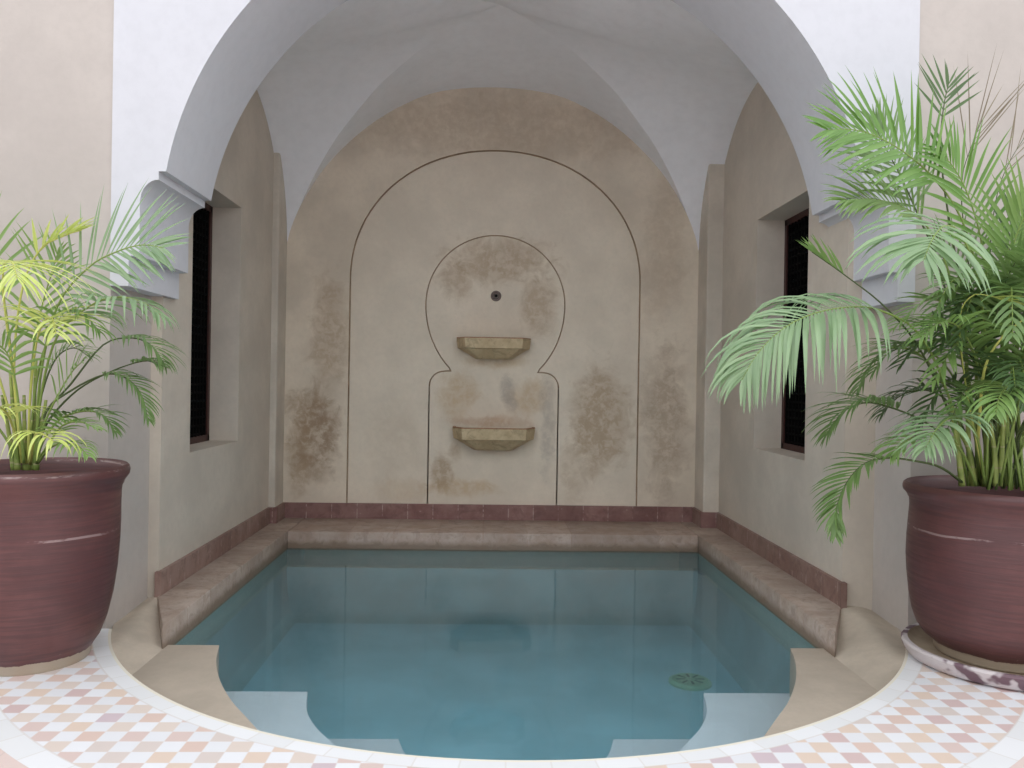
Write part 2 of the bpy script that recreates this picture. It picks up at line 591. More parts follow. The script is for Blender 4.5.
# side walls with window openings
WY0, WY1, WB, WT = 3.94, 4.70, -.372, .982
for nm, x, sgn in (('wall_left', XL, -1), ('wall_right', XR, 1)):
    bm = bmesh.new()
    th = .19
    for xx in (x, x + sgn*th):
        yj = YJ + (.09 if sgn < 0 else 0)
        o_ = [w(xx, yj, FLO), w(xx, YW + .1, FLO), w(xx, YW + .1, TOP), w(xx, yj, TOP)]
        h_ = [w(xx, WY0, WB), w(xx, WY1, WB), w(xx, WY1, WT), w(xx, WY0, WT)]
        vo, vh = fill(bm, [o_, h_])
        if xx == x:
            first = (vo, vh)
    for lp in (0, 1):
        A_, B_ = first[lp], (vo, vh)[lp]
        for i in range(4):
            bm.faces.new((A_[i], A_[(i+1) % 4], B_[(i+1) % 4], B_[i]))
    bmesh.ops.recalc_face_normals(bm, faces=bm.faces)
    structure(mesh(nm, bm, tan_side), 'beige plastered side wall of the alcove')

# jamb inner skin: thicker plaster leaf between courtyard wall and alcove (ends the courtyard wall)
# back wall with incised lines
YBK = YW


def loop_off(lp, d):
    """offset a closed 2-D loop outward by d"""
    k = len(lp)
    area = sum(lp[i][0]*lp[(i+1) % k][1] - lp[(i+1) % k][0]*lp[i][1] for i in range(k))
    sg = 1 if area > 0 else -1
    out = []
    for i in range(k):
        p, q, r = Vector(lp[i-1]), Vector(lp[i]), Vector(lp[(i+1) % k])
        e1, e2 = (q-p).normalized(), (r-q).normalized()
        n1, n2 = Vector((e1.y, -e1.x)), Vector((e2.y, -e2.x))
        m_ = (n1+n2)
        m_ = m_ / max(.4, m_.dot(n1)) if m_.length > 1e-6 else n1
        out.append(tuple(q + m_*d*sg))
    return out


def niche_loop():
    x0, x1, hb, hs, ht = -.948, 1.080, LED - .02, .70, 1.612
    xc, a_, b_ = (x0+x1)/2, (x1-x0)/2, ht - hs
    pts = [(x0, hb), (x0, hs*.5)]
    pts[1] = (x0, 0.0)
    for i in range(49):
        t = PI - PI*i/48
        c_, s_ = math.cos(t), math.sin(t)
        pw = 2/2.08
        pts.append((xc + a_*math.copysign(abs(c_)**pw, c_), hs + b_*abs(s_)**pw))
    return pts + [(x1, 0.0), (x1, hb)]


def key_loop():
    xl, xr, hb, sh = -.389, .516, LED - .02, .064
    xc, hc, r = .065, .532, .487
    pts = [(xl, hb)]
    rc = .105
    for i in range(9):
        t = PI - PI/2*i/8
        pts.append((xl + rc + rc*math.cos(t), sh - rc + rc*math.sin(t)))
    nk = .318
    t0 = math.acos(nk/r)
    hn = hc - r*math.sin(t0)
    pts.append((xc - nk + .012, sh + .002))
    a_s = PI + t0
    a_e = -t0
    for i in range(61):
        a = a_s + (a_e - a_s)*i/60
        pts.append((xc + r*math.cos(a), hc + r*math.sin(a)*(1.0 if math.sin(a) > 0 else 1.2)))
    pts.append((xc + nk - .012, sh + .002))
    for i in range(9):
        t = PI/2 - PI/2*i/8
        pts.append((xr - rc + rc*math.cos(t), sh - rc + rc*math.sin(t)))
    pts.append((xr, hb))
    return pts


bm = bmesh.new()
GW, GD = .0048, .006
NL, KL = niche_loop(), key_loop()
N_out, N_in, K_out, K_in = loop_off(NL, GW), loop_off(NL, -GW), loop_off(KL, GW), loop_off(KL, -GW)
L3 = lambda lp, y: [w(x, y, h) for x, h in lp]
outer = [(-1.7, FLO), (1.85, FLO), (1.85, TOP), (-1.7, TOP)]
fill(bm, [L3(outer, YBK), L3(N_out, YBK)])
fill(bm, [L3(N_in, YBK + .010), L3(K_out, YBK + .010)], 2)
fill(bm, [L3(K_in, YBK + .004)], 2)


def channel(o_, m_, i_, yo, yi):
    k = len(o_)
    A_ = [bm.verts.new(w(x, yo, h)) for x, h in o_]
    B_ = [bm.verts.new(w(x, max(yo, yi) + GD, h)) for x, h in m_]
    D_ = [bm.verts.new(w(x, yi, h)) for x, h in i_]
    for i in range(k):
        j = (i+1) % k
        bm.faces.new((A_[i], A_[j], B_[j], B_[i])).material_index = 1
        bm.faces.new((B_[i], B_[j], D_[j], D_[i])).material_index = 1


channel(N_out, NL, N_in, YBK, YBK + .010)
channel(K_out, KL, K_in, YBK + .010, YBK + .004)
bmesh.ops.recalc_face_normals(bm, faces=bm.faces)
box(bm, w(-1.7, YBK + .06, FLO), w(1.85, YBK + .2, TOP))
structure(mesh('wall_back', bm, [back_mat, groove_mat, niche_mat]), 'stained beige back wall incised with a tall arch and a keyhole outline')

# corner piers
for nm, x0, x1 in (('trim_1', XL - .05, PL), ('trim_2', PRX, XR + .05)):
    bm = bmesh.new()
    box(bm, w(x0, YP, LED - .02), w(x1, YW + .02, TOP - .1))
    bevel(bm, .012, 2)
    structure(mesh(nm, bm, tan_jamb), 'slim beige corner pier carrying the vault')

# groin vault
VX, VA = (PL + PRX)/2, (PRX - PL)/2
VY, VB = (YB + YW)/2, (YW - YB)/2
SPR = .885
prof2 = lambda t, p=2.15: max(0.0, 1 - abs(t)**p)**(1/p)
Ms = lambda v_: SPR + .93*prof2(v_, 2.05)


def curve(tab):
    """smooth even curve through (t, height) pairs, t from 0 at the crown to 1 at the springing"""
    th = [math.asin(t) for t, _ in tab]
    hh = [h for _, h in tab]
    k = len(tab)
    sl = [0.0]*k
    for i in range(1, k):
        a = i - 1
        b = min(i + 1, k - 1)
        sl[i] = (hh[b] - hh[a])/(th[b] - th[a])

    def f(t):
        x = math.asin(min(1.0, abs(t)))
        for i in range(k - 1):
            if x <= th[i+1] or i == k - 2:
                d = th[i+1] - th[i]
                u = (x - th[i])/d
                return ((2*u**3 - 3*u**2 + 1)*hh[i] + (u**3 - 2*u**2 + u)*d*sl[i]
                        + (-2*u**3 + 3*u**2)*hh[i+1] + (u**3 - u**2)*d*sl[i+1])
    return f


Lb = curve([(0, 2.052), (.28, 2.012), (.456, 1.91), (.62, 1.757), (.808, 1.492), (.927, 1.23), (1, SPR)])
Dg = curve([(0, 2.185), (.19, 2.125), (.35, 2.035), (.46, 1.945), (.535, 1.875), (.635, 1.747), (.735, 1.607), (.85, 1.382), (.94, 1.15), (1, SPR)])
bm = bmesh.new()


def Df(t):
    k = min(1.0, abs(t)/.6)
    k = k*k*(3 - 2*k)
    return Dg(t)*(1 - k) + (SPR + 1.30*prof2(t, 2.3))*k


NTT, NS = 56, 12
rise = lambda v_: .26*max(0.0, -v_)**3       # the vault lifts clear of the big arch at the front
for cell in range(4):
    grid = []
    for i in range(NTT + 1):
        t = math.sin(PI/2*(-1 + 2*i/NTT))
        row = []
        for j in range(NS + 1):
            s_ = j/NS
            o_ = abs(t) + s_*(1-abs(t))
            if cell < 2:
                h = (Dg if cell == 0 else Df)(t)*(1-s_) + Lb(t)*s_
                u, v_ = t, o_*(1 if cell == 0 else -1)
                if s_ == 1 and cell == 0:
                    pass
            else:
                h = (Dg if t >= 0 else Df)(t)*(1-s_) + Ms(t)*s_
                v_, u = t, o_*(1 if cell == 2 else -1)
            row.append(bm.verts.new(w(VX + VA*u, VY + (VB + .003)*v_, h + rise(v_))))
        if cell >= 2:      # soffit running out to the recessed side wall
            u = (1 if cell == 2 else -1)
            xx = (XR + .04) if cell == 2 else (XL - .04)
            row.append(bm.verts.new(w(xx, VY + (VB + .003)*t, Ms(t) + rise(t))))
        grid.append(row)
    for i in range(NTT):
        for j in range(len(grid[0]) - 1):
            q = [grid[i][j], grid[i+1][j], grid[i+1][j+1], grid[i][j+1]]
            try:
                bm.faces.new(q)
            except ValueError:
                pass
bmesh.ops.remove_doubles(bm, verts=bm.verts, dist=1e-4)
bmesh.ops.dissolve_degenerate(bm, dist=1e-5, edges=bm.edges)
bmesh.ops.recalc_face_normals(bm, faces=bm.faces)
for e in bm.edges:
    us = [abs((v_.co.x/S - VX)/VA) for v_ in e.verts]
    vs2 = [abs((v_.co.y/S - VY)/(VB + .003)) for v_ in e.verts]
    groin = all(abs(a - b) < 2e-3 for a, b in zip(us, vs2))
    rim_ = all(abs(a - 1) < 2e-3 for a in us)
    e.smooth = not groin
structure(mesh('ceiling', bm, vault_paint, smooth=180), 'white groin vault over the pool')
bm = bmesh.new()
box(bm, w(-6, YF, TOP), w(6, YW + .3, TOP + .1))
structure(mesh('ceiling_roof', bm, white_paint), 'roof slab over the alcove')

# ledge (pool coping) and red tile skirting
bm = bmesh.new()
box(bm, w(LXL, LY, FLO), w(LXR, YW + .01, LED))
bevel(bm, .012, 2)
structure(mesh('trim_3', bm, ledge_mat, smooth=40), 'worn stone ledge along the back edge of the pool')
for nm, xa, xb, side in (('trim_4', XL - .02, LXL, -1), ('trim_5', LXR, XR + .02, 1)):
    bm = bmesh.new()
    if side < 0:
        o_ = [(LXL, 3.14), (LXL, YW + .01), (XL - .02, YW + .01), (XL - .02, 3.62)]
    else:
        o_ = [(LXR, 3.09), (LXR, YW + .01), (XR + .02, YW + .01), (XR + .02, 3.54)]
    extrude_poly(bm, [w(x, y, FLO) for x, y in o_], Vector((0, 0, (LED - FLO)*S)))
    bmesh.ops.dissolve_limit(bm, angle_limit=.01, verts=bm.verts, edges=bm.edges)
    bevel(bm, .012, 2)
    structure(mesh(nm, bm, ledge_side, smooth=40), 'worn stone ledge along the %s edge of the pool' % ('left' if side < 0 else 'right'))
bm = bmesh.new()
box(bm, w(PL - .02, YW - .018, LED - .01), w(PRX + .02, YW + .01, BBT))
bevel(bm, .006, 1)
structure(mesh('baseboard_back', bm, red_x), 'dark red tile skirting under the back wall')
for nm, xw, xp, sg in (('baseboard_left', XL, PL, 1), ('baseboard_right', XR, PRX, -1)):
    bm = bmesh.new()
    box(bm, w(xw - sg*.01, YJ + (.07 if sg > 0 else -.03), LED - .01), w(xw + sg*.018, YP - .012, BBT))
    box(bm, w(xw, YP - .018, LED - .01), w(xp + sg*.018, YP + .01, BBT), 1)
    box(bm, w(xp - sg*.01, YP + .004, LED - .01), w(xp + sg*.0175, YW, BBT - .0005))
    structure(mesh(nm, bm, [red_y, red_x]), 'dark red tile skirting along the side wall')

# plaster aprons where the ledges run out at the jambs
rim_y = lambda x: PCZ - math.sqrt(max(0.0, PRR**2 - (x - PC)**2))
for nm, xi, xw, xo, yi, yo in (('trim_6', -1.222, XL, XF0 - .03, 3.14, 3.60), ('trim_7', 1.385, XR, XF1 + .03, 3.09, 3.53)):
    bm = bmesh.new()
    NX, NY = 20, 14
    grid = []
    for i in range(NX + 1):
        x = xi + (xo - xi)*i/NX
        d = abs(x - xi)/abs(xw - xi)
        yb = yi + (yo - yi)*min(1.0, d)
        y0 = rim_y(x) - .001
        row = []
        for j in range(NY + 1):
            y = y0 + (max(yb, y0 + .002) - y0)*j/NY
            r = (PRR - math.hypot(x - PC, y - PCZ))/.14          # levels with the floor along the rim
            hh_ = -1.068 + .095*min(1.0, d)
            k = max(0.0, min(1.0, r))
            k = k*k*(3 - 2*k)
            hh_ = hh_*k + min(hh_, -1.004)*(1 - k)
            row.append(bm.verts.new(w(x, y, hh_)))
        grid.append(row)
    for i in range(NX):
        for j in range(NY):
            bm.faces.new((grid[i][j], grid[i+1][j], grid[i+1][j+1], grid[i][j+1]))
    edge_ = [g_[0] for g_ in grid[::-1]] + grid[0][1:] + [g_[-1] for g_ in grid[1:]] + grid[-1][::-1][1:-1]
    low = [bm.verts.new((v_.co.x, v_.co.y, (FLO + 1)*S)) for v_ in edge_]
    for i in range(len(edge_)):
        j = (i + 1) % len(edge_)
        bm.faces.new((edge_[i], edge_[j], low[j], low[i]))
    bmesh.ops.recalc_face_normals(bm, faces=bm.faces)
    structure(mesh(nm, bm, apron_mat, smooth=50), 'smooth plaster apron at the foot of the jamb beside the pool')

# steps: three treads on each side, mirrored about the pool axis
def tread(nm, edge, h, lab, mat=None):
    for sgn, k in ((-1, 0), (1, 1)):
        e_ = [(PC - .02 + sgn*d, y) for d, y in edge]
        # finish past the rim under the floor
        dx_, dy_ = e_[-1][0]-e_[-2][0], e_[-1][1]-e_[-2][1]
        e_.append((e_[-1][0] + dx_*1.2, e_[-1][1] + dy_*1.2))
        curve = []
        for q in catmull([Vector((x, y, 0)) for x, y in e_], 24):
            curve.append((q.x, q.y))
        far = LXL + .0 if sgn < 0 else LXR - .0
        lim = []
        poly = [(far, edge[0][1])] + curve + [(far, curve[-1][1])]
        out = []
        for x, y in poly:
            r = math.hypot(x-PC, y-PCZ)
            if r > PRR + .001 and y < YF:
                x, y = PC + (x-PC)*(PRR+.001)/r, PCZ + (y-PCZ)*(PRR+.001)/r
            if not out or math.hypot(x-out[-1][0], y-out[-1][1]) > .004:
                out.append((x, y))
        # the far side follows the rim from the curve end back to the wall
        a1 = math.atan2(out[-1][1]-PCZ, out[-1][0]-PC)
        a2 = math.atan2(curve[-1][1]-PCZ, curve[-1][0]-PC)
        body = out[:-1]
        xa, ya = out[-1]
        a_s = math.atan2(body[-1][1]-PCZ, body[-1][0]-PC)
        a_w = math.atan2(-math.sqrt(max(0, PRR**2-(far-PC)**2)), far-PC)
        for i in range(1, 25):
            a = a_s + (a_w-a_s)*i/24
            body.append((PC + (PRR+.001)*math.cos(a), PCZ + (PRR+.001)*math.sin(a)))
        bm = bmesh.new()
        extrude_poly(bm, [w(x, y, FLO) for x, y in body], Vector((0, 0, (h-FLO)*S)))
        structure(mesh('trim_%d' % (nm + k), bm, mat or step_mat, smooth=40), lab % ('left' if sgn < 0 else 'right'))


tread(8, [(1.145, 3.20), (1.10, 3.03), (1.025, 2.84), (.93, 2.66), (.83, 2.51)], -1.063, 'top pool step just above the water on the %s')
tread(10, [(.80, 3.225), (.765, 3.05), (.70, 2.90), (.60, 2.75)], -1.256, 'second pool step under water on the %s', sub_mat)
tread(12, [(.435, 3.225), (.40, 3.11), (.34, 2.98)], -1.445, 'lowest pool step under water on the %s', sub_mat)

# water
bm = bmesh.new()
hw = []
ca = math.acos((PCZ - 3.05)/PRR)
wl = [(LXR, LY), (LXL, LY)]
aL = math.atan2(-math.sqrt(PRR**2-(LXL-PC)**2), LXL-PC)
aR = math.atan2(-math.sqrt(PRR**2-(LXR-PC)**2), LXR-PC)
for i in range(65):
    a = aL + (aR-aL)*i/64
    wl.append((PC + (PRR-.001)*math.cos(a), PCZ + (PRR-.001)*math.sin(a)))
extrude_poly(bm, [w(x, y, FLO + .024) for x, y in wl], Vector((0, 0, (WAT-FLO-.024)*S)))
o = mesh('pool_water', bm, water_mat)
o['kind'] = 'stuff'
tag(o, 'clear blue green water filling the plunge pool', 'water')

# windows: frame, grille, pane, near-black box added behind for darkness
for i, (x, sg) in enumerate(((XL, -1), (XR, 1))):
    xf = x + sg*.165
    bm = bmesh.new()
    fw, ft = .035, .03
    a, b = sorted((xf, xf + sg*ft))
    box(bm, w(a, WY0 - .01, WB - .01), w(b, WY0 + fw, WT + .01))
    box(bm, w(a, WY1 - fw, WB - .01), w(b, WY1 + .01, WT + .01))
    box(bm, w(a, WY0, WB - .01), w(b, WY1, WB + fw))
    box(bm, w(a, WY0, WT - fw), w(b, WY1, WT + .01))
    box(bm, w(a, (WY0+WY1)/2 - .018, WB), w(b, (WY0+WY1)/2 + .018, WT))
    wf = structure(mesh('window_%d' % (i+1), bm, wood_frame), 'dark red brown window frame with a black grille in the %s wall' % ('left' if sg < 0 else 'right'))
    bm = bmesh.new()
    g0 = xf + sg*.006
    for k in range(1, 16):
        y = WY0 + (WY1-WY0)*k/16
        box(bm, w(g0, y - .006, WB + .01), w(g0 + sg*.012, y + .006, WT - .01))
    for k in range(1, 29):
        h = WB + (WT-WB)*k/29
        box(bm, w(g0 + sg*.002, WY0 + .01, h - .006), w(g0 + sg*.011, WY1 - .01, h + .006))
    mesh('grille', bm, grille_mat, wf)
    bm = bmesh.new()
    box(bm, w(xf + sg*.017, WY0 + .01, WB + .01), w(xf + sg*.021, WY1 - .01, WT - .01))
    mesh('pane', bm, glass_mat, wf)
    bm = bmesh.new()
    xa, xb = x + sg*.192, x + sg*1.2
    ya, yb, ha, hb = WY0 - .3, WY1 + .3, WB - .3, WT + .3
    q = lambda *p: bm.faces.new([bm.verts.new(w(*c)) for c in p])
    q((xb, ya, ha), (xb, yb, ha), (xb, yb, hb), (xb, ya, hb))
    q((xa, ya, ha), (xb, ya, ha), (xb, ya, hb), (xa, ya, hb))
    q((xa, yb, ha), (xb, yb, ha), (xb, yb, hb), (xa, yb, hb))
    q((xa, ya, ha), (xb, ya, ha), (xb, yb, ha), (xa, yb, ha))
    q((xa, ya, hb), (xb, ya, hb), (xb, yb, hb), (xa, yb, hb))
    structure(mesh('wall_dark_room' if i == 0 else 'wall_dark_room_right', bm, dark_room), 'near-black box added behind the window to keep it dark')

# courtyard behind the camera
bm = bmesh.new()
box(bm, w(-8, -6.2, -1), w(8, -6.0, .9))
structure(mesh('wall_courtyard', bm, white_paint), 'far courtyard wall')
for nm, xx, sg in (('wall_courtyard_left', -5.0, -1), ('wall_courtyard_right', 5.0, 1)):
    bm = bmesh.new()
    box(bm, w(xx, -6.1, -1), w(xx + sg*.2, YF, 1.2))
    structure(mesh(nm, bm, white_paint), 'courtyard side wall')

# ------------------------------------------------------------------ fountain fittings
def basin(px0, px1, py0, py1, label):
    """half octagonal stone basin: rim band above, bowl tapering to a flat foot"""
    a, b = at(px0, py0, 5.6), at(px1, py1, 5.6)
    cxm, W2 = (a.x + b.x)/2, (b.x - a.x)/2
    zt, zb = a.z, b.z
    z1 = zt - (zt-zb)*.50
    yk = (YBK + .006)*S
    root = empty('fountain_basin', (cxm, yk, zb), label, 'basin', 'stone basins on the fountain wall')
    def ring(r, dep, z, bm):
        pts = [(-r, 0), (-r, -dep*.42), (-r*.77, -dep), (r*.77, -dep), (r, -dep*.42), (r, 0)]
        return [bm.verts.new((x, y, z - zb)) for x, y in pts]
    def skin(bm, rings, cap0=False, cap1=False):
        for p, q in zip(rings, rings[1:]):
            for i in range(5):
                bm.faces.new((p[i], p[i+1], q[i+1], q[i]))
        if cap0:
            bm.faces.new(rings[0])
        if cap1:
            bm.faces.new(rings[-1][::-1])
    D = W2*.72
    bm = bmesh.new()
    skin(bm, [ring(W2*.48, D*.45, zb, bm), ring(W2*.54, D*.55, zb + .012, bm), ring(W2*.90, D*.88, z1 - .004, bm), ring(W2*.93, D*.92, z1, bm)], True, False)
    mesh('bowl', bm, basin_mat, root)
    bm = bmesh.new()
    t_ = .022
    skin(bm, [ring(W2*.93, D*.92, z1, bm), ring(W2*.97, D*.97, z1 + .004, bm), ring(W2, D, zt - .012, bm), ring(W2*.99, D*.99, zt, bm),
              ring(W2 - t_, D - t_, zt, bm), ring(W2*.8, D*.78, z1 + .012, bm)], False, True)
    r_ = mesh('rim_band', bm, basin_mat, root)
    bm = bmesh.new()
    ra = ring(W2*1.0, D*1.005, zt + .001, bm)
    rb = ring(W2*1.0, D*1.005, zt + .009, bm)
    rc = ring(W2 - t_ - .004, D - t_ - .004, zt + .009, bm)
    skin(bm, [ra, rb, rc])
    mesh('rusty_edge', bm, basin_rim, root)
    return root


basin(457, 530, 339, 360, 'upper stone basin below the water spout, inside the round medallion')
basin(453, 534, 427, 450, 'lower, slightly larger stone basin nearer the pool ledge')

p = at(496, 296, 5.6)
yk = (YBK + .004)*S
sp = empty('water_spout', (p.x, yk, p.z), 'small round metal water spout in the middle of the keyhole medallion', 'spout')
bm = bmesh.new()
lathe(bm, [(.044, 0), (.044, .010), (.040, .018), (.031, .020), (.026, .016), (.023, .024), (.020, .030), (.014, .030), (.0125, .004)], 40)
ob = mesh('flange', bm, bronze, sp, 40)
ob.rotation_euler = (PI/2, 0, 0)
bm = bmesh.new()
lathe(bm, [(.0135, .002), (.0135, .012), (.0001, .012)], 24)
ob = mesh('bore', bm, black_hole, sp)
ob.rotation_euler = (PI/2, 0, 0)

# drain on the pool floor
d = CM @ Vector(((690 - 512)/800, (384 - 683)/800, -1))
d *= FLO/d.z
dr = empty('pool_drain', w(d.x, d.y, FLO), 'round green drain cover on the pool floor near the right steps', 'drain')
bm = bmesh.new()
lathe(bm, [(.125, 0), (.125, .012), (.105, .022), (.095, .018), (.0001, .024)], 40)
mesh('cover', bm, drain_mat, dr, 40)
bm = bmesh.new()
for k in range(8):
    a = 2*PI*k/8
    c_, s_ = math.cos(a), math.sin(a)
    vs = [bm.verts.new((c_*r_ - s_*t_, s_*r_ + c_*t_, .0245)) for r_, t_ in ((.03, -.006), (.085, -.009), (.085, .009), (.03, .006))]
    bm.faces.new(vs)
mesh('slots', bm, plain('drain_slot_shadow_green', (.05, .10, .07), .9, 0), dr)

# ------------------------------------------------------------------ potted palms
rnd = random.Random(7)


def frond(root, origin, pts, L, n, mat, stalk, start=.3, droop=.5, up=None, fan=1.0, thick=.006, lift=.25, width=.0105, seed=0, one=0):
    """pts world points from the cane to the tip; L longest leaflet in metres; leaflets droop with gravity"""
    r = random.Random(seed)
    path = [p - origin for p in catmull(pts, 48)]
    bm = bmesh.new()
    L = L*1.12
    upv = Vector(up if up else (0, 0, 1)).normalized()
    m_ = len(path) - 1
    for i in range(n):
        s_ = start + (1 - start)*(i + .5)/n
        f = s_*m_
        k = min(int(f), m_-1)
        p = path[k].lerp(path[k+1], f - k)
        T_ = (path[min(k+2, m_)] - path[max(k-1, 0)]).normalized()
        B_ = T_.cross(upv)
        if B_.length < .25:
            B_ = T_.cross(Vector((0, -1, .3)))
        B_.normalize()
        N_ = B_.cross(T_).normalized()
        q = (s_ - start)/(1 - start)
        ang_ = math.radians((66 - 42*q**1.3))*fan
        ln = L*(.55 + .45*math.sin(PI*min(1, .12 + q*.75)))*(1 - .62*q**2)
        for sd in (-1, 1):
            if one and sd != one and r.random() < .75:
                continue
            a = ang_ + r.uniform(-.10, .10)
            d_ = (T_*math.cos(a) + B_*sd*math.sin(a) + N_*(lift + r.uniform(-.12, .12))).normalized()
            l_ = ln*r.uniform(.86, 1.08)
            SEG = 6
            c_ = p.copy()
            wv = width*r.uniform(.85, 1.15)*(1 - .25*q)
            rows = []
            dr_ = droop*.85*r.uniform(.6, 1.35)
            for j in range(SEG + 1):
                t = j/SEG
                ww = wv*min(1, .35 + 2.6*t)*(1 - max(0, (t-.3)/.7)**1.6)
                side = d_.cross(N_)
                if side.length < .1:
                    side = d_.orthogonal()
                side.normalize()
                nn = side.cross(d_).normalized()
                if j == SEG:
                    rows.append([bm.verts.new(c_)])
                else:
                    rows.append([bm.verts.new(c_ - side*ww + nn*ww*.28), bm.verts.new(c_ - nn*ww*.1), bm.verts.new(c_ + side*ww + nn*ww*.28)])
                c_ = c_ + d_*(l_/SEG)
                d_ = (d_ + Vector((0, 0, -1))*dr_*(.25 + t)*.42).normalized()
            for A_, B2 in zip(rows, rows[1:]):
                if len(B2) == 3:
                    bm.faces.new((A_[0], A_[1], B2[1], B2[0]))
                    bm.faces.new((A_[1], A_[2], B2[2], B2[1]))
                else:
                    bm.faces.new((A_[0], A_[1], B2[0]))
                    bm.faces.new((A_[1], A_[2], B2[0]))
    fo = mesh('frond', bm, mat, root, 180)
    bm = bmesh.new()
    tube(bm, path[::2], thick, thick*.3, 6)
    mesh('frond_stalk', bm, stalk, fo, 180)
    return fo


def cane(root, origin, pts, r0, r1):
    bm = bmesh.new()
    tube(bm, [p - origin for p in catmull(pts, 14)], r0, r1, 8)
    mesh('cane', bm, cane_mat, root, 180)


def pot_and_soil(root, rim_r, hgt, foot_r, prof):
    bm = bmesh.new()
    lathe(bm, [(r*rim_r, z*hgt) for r, z in prof], 72)
    mesh('pot', bm, pot_mat, root, 50)
    bm = bmesh.new()
    rs = rim_r*.90
    rr = random.Random(3)
    rings = [[(rs*k/6, .86*hgt + .02*(1 - k/6)) for k in range(6, -1, -1)]][0]
    lathe(bm, [(max(r, .0005), z) for r, z in rings], 48)
    for v_ in bm.verts:
        v_.co.z += rr.uniform(-.006, .006)
    mesh('soil', bm, soil_mat, root, 180)


POT = [(.0005, 0), (.50, 0), (.585, .0), (.60, .012), (.605, .045), (.64, .07), (.70, .11), (.775, .20), (.835, .32), (.875, .45), (.898, .58),
       (.905, .70), (.905, .80), (.910, .86), (.915, .885), (.935, .895), (.938, .908), (.965, .925), (.995, .945), (1.0, .965), (.99, .985), (.965, .995), (.93, .985), (.905, .955), (.89, .90), (.88, .80), (.80, .3), (.0005, .25)]

# left palm
DL = 2.86
cl = at(36, 470, DL)
lpos = Vector((cl.x, cl.y, 0))
left_palm = empty('potted_palm', lpos, 'smaller yellow-green feather palm in a purple glazed pot set straight on the tiles', 'potted plant', 'potted palms either side of the arch')
rimz = at(36, 469, DL).z
pot_and_soil(left_palm, .300*S, rimz/.975, 0, POT)

# right palm on its saucer
DR = 2.86
cr_ = at(1001, 660, DR)
SZ = .04
rpos = Vector((cr_.x, cr_.y, SZ))
saucer = empty('plant_saucer', (cr_.x, cr_.y, 0), 'worn purple and white clay saucer under the taller palm pot', 'saucer')
bm = bmesh.new()
lathe(bm, [(.0005, 0), (.290*S, 0), (.312*S, .012), (.326*S, .040), (.331*S, .062), (.325*S, .072), (.308*S, .070)], 72)
mesh('dish', bm, saucer_mat, saucer, 40)
bm = bmesh.new()
lathe(bm, [(.308*S, .070), (.296*S, .050), (.28*S, .0399), (.0005, .0399)], 72)
mesh('dish_inside', bm, saucer_in, saucer, 40)
right_palm = empty('potted_palm', rpos, 'taller, denser dark green feather palm in a purple glazed pot standing on a saucer', 'potted plant', 'potted palms either side of the arch')
rimz = at(1001, 489, DR).z - SZ
POTR = [(.0005, 0), (.55, 0), (.64, .0), (.66, .012), (.665, .045), (.70, .065), (.78, .10), (.84, .15), (.885, .22), (.92, .32), (.945, .45), (.955, .55),
        (.95, .66), (.935, .78), (.925, .85), (.93, .895), (.945, .905), (.95, .915), (.968, .93), (.995, .945), (1.0, .965), (.99, .985), (.965, .995), (.93, .985), (.905, .955), (.89, .90), (.88, .80), (.80, .3), (.0005, .25)]
pot_and_soil(right_palm, .335*S, rimz/.975, 0, POTR)


def F(root, origin, spec):
    mk, sk, L, n, kw, pts = spec
    P_ = [at(x, y, z) for x, y, z in pts]
    frond(root, origin, P_, L*S, n, leaf[mk], sk, **kw)


